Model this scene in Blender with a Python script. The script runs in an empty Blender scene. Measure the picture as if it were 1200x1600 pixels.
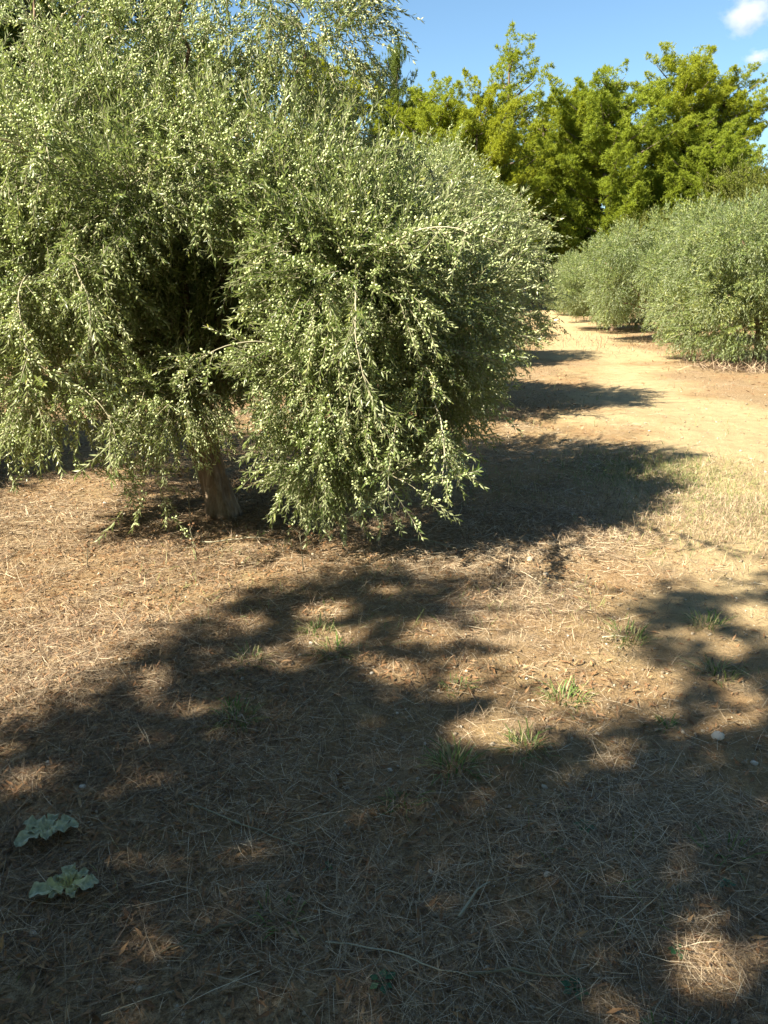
import bpy, math, random
import numpy as np

sc = bpy.context.scene
COL = sc.collection
R = math.radians
rng = np.random.default_rng(11)

# ------------------------------------------------------------------ camera, sky, sun, exposure
PITCH = 16.8
SUN_EL = 42.0
SUN_TO = np.array([0.84, 0.54]); SUN_TO /= np.linalg.norm(SUN_TO)      # the way shadows fall
cam = bpy.data.cameras.new('camera')
cam_ob = bpy.data.objects.new('camera', cam)
COL.objects.link(cam_ob)
cam_ob.location = (0, 0, 1.6)
cam_ob.rotation_euler = (R(90 - PITCH), 0, 0)
cam.sensor_fit = 'VERTICAL'
cam.sensor_height = 24
cam.lens = 24 * 1209 / 1600
cam.clip_start = 0.05
cam.clip_end = 5000
sc.camera = cam_ob

world = bpy.data.worlds.new('World')
sc.world = world
world.use_nodes = True
wn, wl = world.node_tree.nodes, world.node_tree.links
sky = wn.new('ShaderNodeTexSky')
sky.sky_type = 'NISHITA'
sky.sun_disc = False
sky.sun_elevation = R(SUN_EL)
sky.sun_rotation = math.atan2(-SUN_TO[0], -SUN_TO[1]) % (2 * math.pi)
sky.air_density = 1.0
sky.dust_density = 0.0
sky.ozone_density = 2.2
wb = wn.new('ShaderNodeMix'); wb.data_type = 'RGBA'; wb.blend_type = 'MULTIPLY'   # white balance of the whole sky
wb.inputs[0].default_value = 1.0; wb.inputs[7].default_value = (.84, .975, .985, 1)
wl.new(sky.outputs[0], wb.inputs[6])
wl.new(wb.outputs[2], wn['Background'].inputs[0])
wn['Background'].inputs[1].default_value = 0.050

sun = bpy.data.lights.new('sun', 'SUN')
sun.energy = 5.0
sun.angle = R(0.53)
sun.color = (1.0, 0.92, 0.76)
sun_ob = bpy.data.objects.new('sun', sun)
COL.objects.link(sun_ob)
sun_ob.rotation_euler = (R(90 - SUN_EL), 0, math.atan2(SUN_TO[1], SUN_TO[0]) - R(90))
sun_ob.location = (-20, -10, 25)

vs = sc.view_settings
vs.view_transform = 'Standard'
vs.look = 'None'
vs.gamma = 1.0
vs.use_curve_mapping = False
vs.exposure = 2.0
sc.cycles.max_bounces = 6
sc.cycles.diffuse_bounces = 3
sc.cycles.transmission_bounces = 4
sc.cycles.transparent_max_bounces = 6
sc.cycles.use_denoising = True
sc.cycles.volume_bounces = 2

# ------------------------------------------------------------------ helpers
def norm(a):
    return a / np.maximum(np.linalg.norm(a, axis=-1, keepdims=True), 1e-9)

def hash2(ix, iy, seed):
    h = (ix.astype(np.int64) * 374761393 + iy.astype(np.int64) * 668265263 + seed * 1442695041) & 0xFFFFFFFF
    h = ((h ^ (h >> 13)) * 1274126177) & 0xFFFFFFFF
    return ((h ^ (h >> 16)) & 0xFFFF) / 65535.0

def vnoise(x, y, seed=0):
    x = np.asarray(x, float); y = np.asarray(y, float)
    ix = np.floor(x); iy = np.floor(y)
    fx = x - ix; fy = y - iy
    fx = fx * fx * (3 - 2 * fx); fy = fy * fy * (3 - 2 * fy)
    a = hash2(ix, iy, seed); b = hash2(ix + 1, iy, seed)
    c = hash2(ix, iy + 1, seed); d = hash2(ix + 1, iy + 1, seed)
    return (a * (1 - fx) + b * fx) * (1 - fy) + (c * (1 - fx) + d * fx) * fy

def fbm(x, y, seed=0, octs=4):
    s = 0; amp = .5; t = 0
    for o in range(octs):
        s = s + amp * vnoise(np.asarray(x) * 2 ** o, np.asarray(y) * 2 ** o, seed + o)
        t += amp; amp *= .5
    return s / t

def sstep(a, b, x):
    t = np.clip((x - a) / (b - a), 0, 1)
    return t * t * (3 - 2 * t)

def gz(x, y):
    x = np.asarray(x, float); y = np.asarray(y, float)
    d = np.hypot(x, y)
    z = (fbm(x * .35, y * .35, 5, 3) - .5) * .10
    z = z + (fbm(x * 1.7, y * 1.7, 9, 3) - .5) * .05
    near = 1 - sstep(9, 16, d)
    z = z + near * ((fbm(x * 6, y * 6, 21, 3) - .5) * .032)
    z = z + 2.2 * sstep(46, 90, y) + 5.0 * sstep(80, 400, d) * (y > 0)
    z = z + 5.0 * np.exp(-((x - 27) ** 2 + (y - 40) ** 2) / 72)
    return z

def track(x, y):
    """bare earth of the farm track between the rows, 0..1"""
    px = np.interp(y, [3, 6, 9, 13, 20, 30, 45], [1.5, 2.9, 3.7, 4.1, 5.3, 6.6, 8.5])
    w = np.interp(y, [3, 6, 9, 14, 30], [.55, .9, 1.15, 1.2, 1.3])
    n = fbm(x * .9, y * .9, 31, 3)
    return sstep(1.25, .35, np.abs(x - px) / w + (n - .5) * 1.9) * sstep(2.2, 4, y)

def mk(name, V, F, mat, parent=None, tint=None, smooth=False, mats=None, fmat=None, tint2=None):
    V = np.asarray(V, np.float32); F = np.asarray(F, np.int32)
    me = bpy.data.meshes.new(name)
    me.vertices.add(len(V)); me.vertices.foreach_set('co', V.ravel())
    k = F.shape[1]
    me.loops.add(F.size); me.loops.foreach_set('vertex_index', F.ravel())
    me.polygons.add(len(F))
    me.polygons.foreach_set('loop_start', np.arange(0, F.size, k, dtype=np.int32))
    if smooth:
        me.polygons.foreach_set('use_smooth', np.ones(len(F), bool))
    for nm, t in (('tint', tint), ('zone', tint2)):
        if t is not None:
            at = me.attributes.new(nm, 'FLOAT', 'POINT')
            at.data.foreach_set('value', np.asarray(t, np.float32).ravel())
    me.materials.append(mat)
    me.update(calc_edges=True)
    o = bpy.data.objects.new(name, me)
    COL.objects.link(o)
    if parent is not None:
        o.parent = parent
    return o

def tag(o, label=None, cat=None, group=None, kind=None):
    for k, v in (('label', label), ('category', cat), ('group', group), ('kind', kind)):
        if v: o[k] = v
    return o

def empty(name, loc, rz=0, s=1.0):
    o = bpy.data.objects.new(name, None)
    o.empty_display_size = .2
    o.location = loc; o.rotation_euler = (0, 0, rz); o.scale = (s, s, s)
    COL.objects.link(o)
    return o

def copy_tree(o, parent=None):
    c = o.copy(); COL.objects.link(c)
    if parent is not None: c.parent = parent
    for ch in [q for q in bpy.data.objects if q.parent == o]:
        copy_tree(ch, c)
    return c

def tube(P, rad, n=8):
    """tapered tube along a polyline -> verts, tris"""
    P = np.asarray(P, float); m = len(P)
    rad = np.broadcast_to(np.asarray(rad, float), (m,))
    T = norm(np.gradient(P, axis=0))
    ref = np.array([.31, .87, .2]) if abs(T[0, 2]) > .8 else np.array([.1, .05, 1.])
    A = norm(np.cross(T, ref)); B = np.cross(T, A)
    th = np.arange(n) / n * 2 * np.pi
    V = P[:, None] + rad[:, None, None] * (A[:, None] * np.cos(th)[None, :, None] + B[:, None] * np.sin(th)[None, :, None])
    F = []
    for i in range(m - 1):
        for j in range(n):
            a = i * n + j; b = i * n + (j + 1) % n; c = a + n; d = b + n
            F += [(a, b, d), (a, d, c)]
    V = np.vstack([V.reshape(-1, 3), P[-1:] ])
    e = len(V) - 1
    for j in range(n):
        F.append(((m - 1) * n + j, (m - 1) * n + (j + 1) % n, e))
    return V, np.array(F)

class Acc:
    def __init__(s): s.V = []; s.F = []; s.T = []; s.n = 0
    def add(s, V, F, t=0.5):
        V = np.asarray(V).reshape(-1, 3)
        s.V.append(V); s.F.append(np.asarray(F) + s.n)
        s.T.append(np.broadcast_to(np.asarray(t, float), (len(V),)))
        s.n += len(V)
    def out(s): return np.vstack(s.V), np.vstack(s.F), np.concatenate(s.T)
    def build(s, name, mat, parent=None, smooth=False):
        V, F, T = s.out()
        return mk(name, V, F, mat, parent, tint=T, smooth=smooth)

def bez(p0, p1, p2, n):
    t = np.linspace(0, 1, n)[:, None]
    return (1 - t) ** 2 * np.asarray(p0) + 2 * t * (1 - t) * np.asarray(p1) + t * t * np.asarray(p2)

def frames(D, roll):
    """rotation matrices whose z column is D, rolled at random"""
    D = norm(D)
    ref = np.where(np.abs(D[:, 2:3]) > .9, np.array([[1., 0, 0]]), np.array([[0, 0, 1.]]))
    X = norm(np.cross(ref, D)); Y = np.cross(D, X)
    c, s = np.cos(roll)[:, None], np.sin(roll)[:, None]
    return np.stack([X * c + Y * s, -X * s + Y * c, D], axis=-1)

def stamp(acc, TV, TF, P, Rm, S, tv=None, tp=None):
    N = len(P)
    if N == 0: return
    V = P[:, None] + np.einsum('nij,kj->nki', Rm, TV) * S[:, None, None]
    F = TF[None] + (np.arange(N) * len(TV))[:, None, None]
    t = (tv[None] if tv is not None else np.full((1, len(TV)), .5)) + (tp[:, None] if tp is not None else 0)
    acc.add(V.reshape(-1, 3), F.reshape(-1, F.shape[-1]), np.clip(np.broadcast_to(t, (N, len(TV))).reshape(-1), 0, 1))

# ------------------------------------------------------------------ materials
def newmat(name):
    m = bpy.data.materials.new(name); m.use_nodes = True
    nt = m.node_tree; nt.nodes.clear()
    out = nt.nodes.new('ShaderNodeOutputMaterial')
    return m, nt, out

def ramp(nt, stops, src=None):
    r = nt.nodes.new('ShaderNodeValToRGB')
    el = r.color_ramp.elements
    while len(el) < len(stops): el.new(.5)
    for e, (p, c) in zip(el, stops):
        e.position = p; e.color = (*c, 1)
    if src is not None: nt.links.new(src, r.inputs[0])
    return r

def attr(nt, name):
    a = nt.nodes.new('ShaderNodeAttribute'); a.attribute_name = name
    return a.outputs['Fac']

def mix(nt, fac, a, b, mode='MIX'):
    m = nt.nodes.new('ShaderNodeMix'); m.data_type = 'RGBA'; m.blend_type = mode
    for s, v in ((m.inputs[0], fac), (m.inputs[6], a), (m.inputs[7], b)):
        if hasattr(v, 'is_linked'): nt.links.new(v, s)
        elif isinstance(v, tuple): s.default_value = (*v, 1)
        else: s.default_value = v
    return m.outputs[2]

def leafmat(name, top, under, trans=.25, rough=.5, spec=.35, tcol=None):
    m, nt, out = newmat(name)
    t = attr(nt, 'tint')
    a = ramp(nt, top, t).outputs[0]
    if under:
        b = ramp(nt, under, t).outputs[0]
        g = nt.nodes.new('ShaderNodeNewGeometry')
        c = mix(nt, g.outputs['Backfacing'], a, b)
    else: c = a
    p = nt.nodes.new('ShaderNodeBsdfPrincipled')
    nt.links.new(c, p.inputs['Base Color'])
    p.inputs['Roughness'].default_value = rough
    p.inputs['Specular IOR Level'].default_value = spec
    if trans > 0:
        tr = nt.nodes.new('ShaderNodeBsdfTranslucent')
        if tcol: tr.inputs[0].default_value = (*tcol, 1)
        else: nt.links.new(a, tr.inputs[0])
        mx = nt.nodes.new('ShaderNodeMixShader'); mx.inputs[0].default_value = trans
        nt.links.new(p.outputs[0], mx.inputs[1]); nt.links.new(tr.outputs[0], mx.inputs[2])
        nt.links.new(mx.outputs[0], out.inputs[0])
    else: nt.links.new(p.outputs[0], out.inputs[0])
    return m

def barkmat(name, stops, scale=18, bump=.6, stretch=.25):
    m, nt, out = newmat(name)
    tc = nt.nodes.new('ShaderNodeTexCoord'); mp = nt.nodes.new('ShaderNodeMapping')
    mp.inputs['Scale'].default_value = (1, 1, stretch)
    nt.links.new(tc.outputs['Object'], mp.inputs[0])
    n = nt.nodes.new('ShaderNodeTexNoise'); n.inputs['Scale'].default_value = scale
    n.inputs['Detail'].default_value = 8; n.inputs['Roughness'].default_value = .65
    nt.links.new(mp.outputs[0], n.inputs[0])
    v = nt.nodes.new('ShaderNodeTexVoronoi'); v.inputs['Scale'].default_value = scale * 1.3
    v.feature = 'DISTANCE_TO_EDGE'
    nt.links.new(mp.outputs[0], v.inputs[0])
    r = ramp(nt, stops, n.outputs[0])
    bp = nt.nodes.new('ShaderNodeBump'); bp.inputs['Strength'].default_value = bump; bp.inputs['Distance'].default_value = .02
    ad = nt.nodes.new('ShaderNodeMath'); ad.operation = 'ADD'
    nt.links.new(n.outputs[0], ad.inputs[0]); nt.links.new(v.outputs[0], ad.inputs[1])
    nt.links.new(ad.outputs[0], bp.inputs['Height'])
    p = nt.nodes.new('ShaderNodeBsdfPrincipled'); p.inputs['Roughness'].default_value = .9
    p.inputs['Specular IOR Level'].default_value = .15
    nt.links.new(r.outputs[0], p.inputs['Base Color']); nt.links.new(bp.outputs[0], p.inputs['Normal'])
    nt.links.new(p.outputs[0], out.inputs[0])
    return m

M = {}
M['olive_leaf'] = leafmat('olive_leaf', [(0, (.06, .10, .02)), (.5, (.145, .185, .055)), (.85, (.27, .30, .11)), (1, (.32, .32, .07))],
                          [(0, (.22, .25, .12)), (.6, (.35, .375, .20)), (1, (.46, .46, .25))], .36, .36, .5, (.28, .345, .09))
M['olive_leaf_far'] = leafmat('olive_leaf_far', [(0, (.09, .13, .035)), (.5, (.175, .22, .075)), (1, (.33, .34, .11))],
                              [(0, (.15, .18, .10)), (.6, (.23, .26, .15)), (1, (.38, .39, .2))], .33, .5, .3, (.28, .34, .07))
M['olive_fruit'] = leafmat('olive_fruit', [(0, (.25, .32, .12)), (.5, (.40, .46, .21)), (.9, (.55, .58, .31)), (1, (.42, .37, .18))], None, 0, .38, .4)
M['twig'] = leafmat('twig', [(0, (.10, .085, .055)), (.5, (.21, .19, .12)), (1, (.46, .42, .30))], None, 0, .8, .2)
M['olive_bark'] = barkmat('olive_bark', [(.2, (.05, .03, .018)), (.5, (.20, .14, .09)), (.75, (.36, .28, .20))], 22, 1.0)
M['pine_bark'] = barkmat('pine_bark', [(.25, (.05, .036, .028)), (.55, (.15, .115, .09)), (.8, (.25, .21, .18))], 5)
M['pine_needles'] = leafmat('pine_needles', [(0, (.10, .135, .016)), (.5, (.28, .31, .026)), (1, (.44, .42, .04))], None, .42, .55, .2, (.40, .42, .025))
def tree_hue(m, green):
    nt = m.node_tree; oi = nt.nodes.new('ShaderNodeObjectInfo')
    for n in [q for q in nt.nodes if q.type in ('BSDF_PRINCIPLED', 'BSDF_TRANSLUCENT')]:
        sk = n.inputs[0]; mx = nt.nodes.new('ShaderNodeMix'); mx.data_type = 'RGBA'; mx.blend_type = 'MULTIPLY'
        f = nt.nodes.new('ShaderNodeMath'); f.operation = 'MULTIPLY'; f.inputs[1].default_value = .85
        nt.links.new(oi.outputs['Random'], f.inputs[0]); nt.links.new(f.outputs[0], mx.inputs[0])
        if sk.is_linked: nt.links.new(sk.links[0].from_socket, mx.inputs[6])
        else: mx.inputs[6].default_value = sk.default_value
        mx.inputs[7].default_value = (*green, 1)
        nt.links.new(mx.outputs[2], sk)
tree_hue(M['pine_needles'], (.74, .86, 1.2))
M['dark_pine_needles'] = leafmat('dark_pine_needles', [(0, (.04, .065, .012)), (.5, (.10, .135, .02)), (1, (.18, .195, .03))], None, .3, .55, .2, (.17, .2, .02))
M['bush_leaf'] = leafmat('bush_leaf', [(0, (.05, .065, .012)), (.5, (.115, .13, .025)), (1, (.20, .19, .04))], None, .3, .5, .25)
M['straw'] = leafmat('straw', [(0, (.06, .04, .028)), (.25, (.15, .10, .065)), (.45, (.27, .195, .125)), (.7, (.42, .325, .21)), (1, (.56, .47, .33))], None, 0, .7, .25)
M['dry_leaf'] = leafmat('dry_leaf', [(0, (.10, .05, .022)), (.5, (.24, .13, .06)), (1, (.36, .24, .12))], None, .1, .6, .3)
M['grass'] = leafmat('grass', [(0, (.055, .11, .022)), (.5, (.12, .18, .04)), (.8, (.26, .27, .10)), (1, (.44, .37, .19))], None, .25, .55, .3)
M['weed'] = leafmat('weed', [(0, (.02, .08, .03)), (.5, (.045, .13, .05)), (1, (.10, .17, .07))], None, .2, .45, .4)
M['stone'] = leafmat('stone', [(0, (.20, .155, .10)), (.5, (.40, .34, .25)), (1, (.66, .62, .55))], None, 0, .85, .2)

def mullein():
    m, nt, out = newmat('felted_leaf')
    n = nt.nodes.new('ShaderNodeTexNoise'); n.inputs['Scale'].default_value = 60; n.inputs['Detail'].default_value = 5
    tc = nt.nodes.new('ShaderNodeTexCoord'); nt.links.new(tc.outputs['Object'], n.inputs[0])
    r = ramp(nt, [(.3, (.15, .17, .09)), (.7, (.38, .40, .25))], n.outputs[0])
    c = mix(nt, attr(nt, 'tint'), r.outputs[0], (.44, .42, .13))
    p = nt.nodes.new('ShaderNodeBsdfPrincipled'); p.inputs['Roughness'].default_value = .9
    p.inputs['Sheen Weight'].default_value = .4
    nt.links.new(c, p.inputs['Base Color'])
    b = nt.nodes.new('ShaderNodeBump'); b.inputs['Strength'].default_value = .9; b.inputs['Distance'].default_value = .006
    nt.links.new(n.outputs[0], b.inputs['Height']); nt.links.new(b.outputs[0], p.inputs['Normal'])
    nt.links.new(p.outputs[0], out.inputs[0])
    return m
M['felt'] = mullein()

def groundmat():
    m, nt, out = newmat('orchard_soil')
    tc = nt.nodes.new('ShaderNodeTexCoord')
    def noise(s, d=6, r=.6, sc3=None):
        n = nt.nodes.new('ShaderNodeTexNoise'); n.inputs['Scale'].default_value = s
        n.inputs['Detail'].default_value = d; n.inputs['Roughness'].default_value = r
        if sc3:
            mp = nt.nodes.new('ShaderNodeMapping'); mp.inputs['Scale'].default_value = sc3
            nt.links.new(tc.outputs['Object'], mp.inputs[0]); nt.links.new(mp.outputs[0], n.inputs[0])
        else: nt.links.new(tc.outputs['Object'], n.inputs[0])
        return n.outputs[0]
    big, mid, fine, grit = noise(.8, 5), noise(6, 6), noise(45, 6, .7), noise(260, 3, .7)
    soil = ramp(nt, [(.28, (.12, .075, .038)), (.5, (.26, .175, .085)), (.72, (.40, .29, .14))], mid).outputs[0]
    soil = mix(nt, ramp(nt, [(.42, (0, 0, 0)), (.62, (1, 1, 1))], big).outputs[0], soil, (.30, .175, .082))
    # thatch of dead grass lying on the soil
    soil = mix(nt, ramp(nt, [(.5, (0, 0, 0)), (.68, (.75, .75, .75))], noise(1.7, 6, .65)).outputs[0], soil, (.36, .285, .185))
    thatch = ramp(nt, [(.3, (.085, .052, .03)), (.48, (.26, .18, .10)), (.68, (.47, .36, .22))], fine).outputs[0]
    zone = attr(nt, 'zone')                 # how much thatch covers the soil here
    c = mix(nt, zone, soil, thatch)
    dirt = ramp(nt, [(.3, (.29, .21, .11)), (.7, (.55, .43, .24))], mix(nt, .5, fine, mid)).outputs[0]
    c = mix(nt, attr(nt, 'tint'), c, dirt)  # bare yellow earth of the track
    gr = ramp(nt, [(.36, (.55, .55, .55)), (.5, (1, 1, 1)), (.66, (1.25, 1.25, 1.25))], grit).outputs[0]
    c = mix(nt, .8, c, gr, 'MULTIPLY')
    p = nt.nodes.new('ShaderNodeBsdfPrincipled'); p.inputs['Roughness'].default_value = .95
    p.inputs['Specular IOR Level'].default_value = .1
    nt.links.new(c, p.inputs['Base Color'])
    ad = nt.nodes.new('ShaderNodeMath'); ad.operation = 'MULTIPLY_ADD'; ad.inputs[1].default_value = .35
    nt.links.new(grit, ad.inputs[0]); nt.links.new(fine, ad.inputs[2])
    b = nt.nodes.new('ShaderNodeBump'); b.inputs['Strength'].default_value = .9; b.inputs['Distance'].default_value = .025
    nt.links.new(ad.outputs[0], b.inputs['Height']); nt.links.new(b.outputs[0], p.inputs['Normal'])
    nt.links.new(p.outputs[0], out.inputs[0])
    return m
M['soil'] = groundmat()

# ------------------------------------------------------------------ the ground: one sheet to the horizon
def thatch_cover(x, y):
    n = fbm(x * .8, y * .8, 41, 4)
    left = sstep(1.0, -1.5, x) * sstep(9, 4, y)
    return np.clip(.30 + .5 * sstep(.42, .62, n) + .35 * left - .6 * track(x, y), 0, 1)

u = np.linspace(-1, 1, 540); v = np.linspace(-1, 1, 580)
gx = np.sinh(u * 7.6) / np.sinh(7.6) * 800 + u * 2.6
gy = np.sinh(v * 7.6) / np.sinh(7.6) * 900 + v * 2.6 + 2.6
X, Y = np.meshgrid(gx, gy)
Z = gz(X, Y)
V = np.stack([X, Y, Z], -1).reshape(-1, 3)
nu, nv = len(u), len(v)
i = np.arange(nv - 1)[:, None] * nu + np.arange(nu - 1)[None]
F = np.stack([i, i + 1, i + 1 + nu, i + nu], -1).reshape(-1, 4)
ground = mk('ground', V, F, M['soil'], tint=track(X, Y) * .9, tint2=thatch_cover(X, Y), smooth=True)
ground['kind'] = 'structure'

# ------------------------------------------------------------------ olive shoots: templates of stem, leaves and fruit
LEAF = np.array([[0, 0, 0], [-.5, .42, .0], [0, .45, -.12], [.5, .42, 0], [0, 1, -.10]])      # x across, y along, z up
LEAF_F = np.array([[0, 2, 1], [0, 3, 2], [1, 2, 4], [2, 3, 4]])
LEAF2 = np.array([[0, 0, 0], [-.5, .45, 0], [.5, .45, 0], [0, 1, 0]])
LEAF2_F = np.array([[0, 2, 1], [1, 2, 3]])

def fruit_mesh():
    V = [[0, 0, -1]] + [[.74 * math.cos(a), .74 * math.sin(a), .05] for a in np.arange(5) / 5 * 2 * math.pi] + [[0, 0, 1]]
    F = [[0, 1 + (j + 1) % 5, 1 + j] for j in range(5)] + [[6, 1 + j, 1 + (j + 1) % 5] for j in range(5)]
    return np.array(V), np.array(F)
FV, FF = fruit_mesh()

def shoot(r, L, pairs, leaf=.052, wid=.011, lod=0, fruit=0, bend=.12, fs=.0105):
    """one leafy shoot along +z: ((leaf V, F, tint), (stem V, F), (fruit V, F, tint))"""
    t = np.linspace(0, 1, 4)
    ph = r.uniform(0, 6.28)
    def at(q): return np.array([math.cos(ph) * bend * q * q * L, math.sin(ph) * bend * q * q * L, q * L])
    lv = Acc(); fr = Acc(); st = Acc()
    tv, tf = tube([at(q) for q in t[:3 if lod else 4]], np.linspace(.0022, .0008, 3 if lod else 4), 3)
    st.add(tv, tf, .6)
    a0 = r.uniform(0, 6.28)
    LV, LF = (LEAF, LEAF_F) if lod == 0 else (LEAF2, LEAF2_F)
    for k in range(pairs):
        q = .10 + .9 * (k + r.uniform(-.3, .3)) / pairs
        base = at(q)
        for s in (0, 1):
            az = a0 + k * 1.57 + s * math.pi + r.uniform(-.5, .5)
            ang = R(r.uniform(25, 70)) * (1 - .4 * q)
            rad = np.array([math.cos(az), math.sin(az), 0])
            d = math.cos(ang) * np.array([0, 0, 1.]) + math.sin(ang) * rad
            nrm = norm(np.array([0, 0, 1.]) - d * d[2] + r.normal(0, .35, 3))
            w = norm(np.cross(d, nrm)); nrm = np.cross(w, d)
            l = leaf * r.uniform(.7, 1.2) * (1 - .25 * abs(q - .5)); ww = wid * r.uniform(.8, 1.25)
            Vv = base + LV[:, :1] * w * ww + LV[:, 1:2] * d * l + LV[:, 2:3] * nrm * l * .7
            lv.add(Vv, LF, r.uniform(.05, .8) if r.random() > .012 else 1.)
    for k in range(fruit):
        q = r.uniform(.05, .85); base = at(q)
        for j in range(int(r.integers(1, 4))):
            az = r.uniform(0, 6.28); d = np.array([math.cos(az) * r.uniform(.4, 1), math.sin(az) * r.uniform(.4, 1), r.uniform(-.4, .7)])
            c = base + norm(d) * r.uniform(.012, .026)
            s = fs * r.uniform(.75, 1.15)
            fm = frames(norm(d)[None] + r.normal(0, .3, (1, 3)), np.array([0.]))[0]
            fr.add(c + (FV @ fm.T) * s, FF, r.uniform(0, .9) if r.random() > .03 else 1.)
    return lv.out(), st.out(), (fr.out() if fruit else None)

def fill_lobe(r, c, rad, n, shell=.55, low=.0):
    """points inside an ellipsoid, most of them near its skin, with outward normals"""
    d = norm(r.normal(0, 1, (n, 3)))
    q = shell + (1 - shell) * r.random(n) ** .6
    q = np.where(r.random(n) < .22, r.random(n) ** .5, q)
    lump = 1 + .22 * np.sin(d[:, 0] * 5 + c[0] * 7) * np.sin(d[:, 1] * 4 + c[2] * 5) + .12 * np.sin(d[:, 2] * 9 + c[1] * 3)
    P = np.asarray(c) + d * (q * lump)[:, None] * np.asarray(rad)
    N = norm(d / np.asarray(rad))
    return P, N

def whip(r, p0, d0, L, n=12, grav=.9):
    """a long drooping branchlet"""
    P = [np.asarray(p0, float)]; d = norm(np.asarray(d0, float)); st = L / (n - 1)
    for k in range(n - 1):
        d = norm(d + np.array([0, 0, -grav * st * 1.4]) + r.normal(0, .07, 3))
        P.append(P[-1] + d * st)
    P = np.array(P)
    return P

def olive(name, loc, r, trunk, limbs, lobes, dens, templates, whips=0, tscale=1.0, fruitful=True, leafmat_='olive_leaf',
          stem=True, droop=.9, up=.5, wl=(.5, 1.2), lod=0, clip=None):
    """trunk: (polyline, radii); limbs: list of (polyline, radii); lobes: (centre, radii, weight[, fruit]) - local coordinates"""
    root = empty(name, loc)
    q0 = np.linspace(0, 1, len(trunk[0])); q1 = np.linspace(0, 1, 26)
    TPl = np.stack([np.interp(q1, q0, trunk[0][:, k]) for k in range(3)], -1)
    for _ in range(3): TPl[1:-1] = (TPl[:-2] + 2 * TPl[1:-1] + TPl[2:]) / 4
    nseg = 28
    V, F = tube(TPl, np.interp(q1, q0, trunk[1]), n=nseg)
    Cn = np.vstack([np.repeat(TPl, nseg, axis=0), TPl[-1:]]); rv = (V - Cn) * [1, 1, .2]
    th = np.arctan2(rv[:, 1], rv[:, 0])
    ridge = .10 * np.sin(5 * th + 5 * Cn[:, 2]) + .05 * np.sin(11 * th - 7 * Cn[:, 2]) + .34 * (vnoise(np.cos(th) * 2.2 + 9 + Cn[:, 2] * 2, np.sin(th) * 2.2 + Cn[:, 2] * 5, 3) - .5)
    V = V + rv * ridge[:, None]
    mk('trunk', V, F, M['olive_bark'], root, smooth=True)
    for P, rd in limbs:
        V, F = tube(P, rd, 8)
        mk('limb', V, F, M['olive_bark'], root, smooth=True)
    leaves, fruits, stems = Acc(), Acc(), Acc()
    allP, allD, allFr = [], [], []
    for lb in lobes:
        c, rad, w = lb[:3]; fq = lb[3] if len(lb) > 3 else 1.0
        n = int(dens * w * (rad[0] * rad[1] + rad[1] * rad[2] + rad[0] * rad[2]) / 3 * 4)
        P, N = fill_lobe(r, c, rad, n)
        h = N[:, 2:3]
        D = N * .9 + np.array([0, 0, 1.]) * (np.clip(h, 0, 1) * up - (1 - np.clip(h, 0, 1)) * droop) + r.normal(0, .4, (n, 3))
        allP.append(P); allD.append(norm(D)); allFr.append(np.full(n, fq))
        for k in range(int(whips * w * (rad[0] + rad[2]) * .5 + r.random())):
            a = r.uniform(0, 6.28); dz = r.uniform(-.1, .9)
            d = norm(np.array([math.cos(a), math.sin(a), dz]))
            L = r.uniform(*wl)
            Wp = whip(r, np.asarray(c) + d * np.asarray(rad) * r.uniform(.35, .95), d, L)
            zl = Wp[:, 2] + loc[2] > .16
            if clip is not None: zl &= clip(Wp)
            Wp = Wp[:max(3, int(np.argmin(zl)) if not zl.all() else len(Wp))]
            tv, tf = tube(Wp, np.linspace(.0055, .0014, len(Wp)), 4)
            stems.add(tv, tf, r.uniform(.4, 1))
            m = int(L / .055)
            q = r.uniform(.12, 1, m) * (len(Wp) - 1)
            j = np.minimum(q.astype(int), len(Wp) - 2)
            pp = Wp[j] + (Wp[j + 1] - Wp[j]) * (q - j)[:, None]
            dd = norm(Wp[j + 1] - Wp[j]) * .8 + r.normal(0, .45, (m, 3)) + np.array([0, 0, -.25])
            allP.append(pp); allD.append(norm(dd)); allFr.append(np.full(m, fq))
    P = np.vstack(allP); D = np.vstack(allD); fq = np.concatenate(allFr)
    keep = P[:, 2] + loc[2] > .12
    if clip is not None: keep &= clip(P)
    P, D, fq = P[keep], D[keep], fq[keep]
    nT = len(templates)
    pick = r.integers(0, nT, len(P)); fon = r.random(len(P)) < fq * (.25 + 1.1 * sstep(.35, .6, fbm(P[:, 0] * 4 + P[:, 1] * 3, P[:, 2] * 4 - P[:, 1] * 3, 88, 2)))
    for k, (lf, st, fr) in enumerate(templates):
        s = pick == k
        n = int(s.sum())
        Rm = frames(D[s], r.uniform(0, 6.28, n)); S = r.uniform(.75, 1.2, n) * tscale
        tp = r.normal(0, .13, n) + .42 * (fbm(P[s][:, 0] * 1.7 + P[s][:, 1], P[s][:, 2] * 1.7, 77, 2) - .5)
        stamp(leaves, lf[0], lf[1], P[s], Rm, S, lf[2], tp)
        if stem: stamp(stems, st[0], st[1], P[s], Rm, S, st[2])
        if fr is not None and fruitful:
            s2 = fon[s]
            stamp(fruits, fr[0], fr[1], P[s][s2], Rm[s2], S[s2], fr[2], tp[s2] * .6)
    leaves.build('crown', M[leafmat_], root)
    if stems.n: stems.build('twigs', M['twig'], root)['kind'] = 'stuff'
    if fruits.n:
        o = fruits.build('olives', M['olive_fruit'], root, smooth=True); o['kind'] = 'stuff'
    return root

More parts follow.
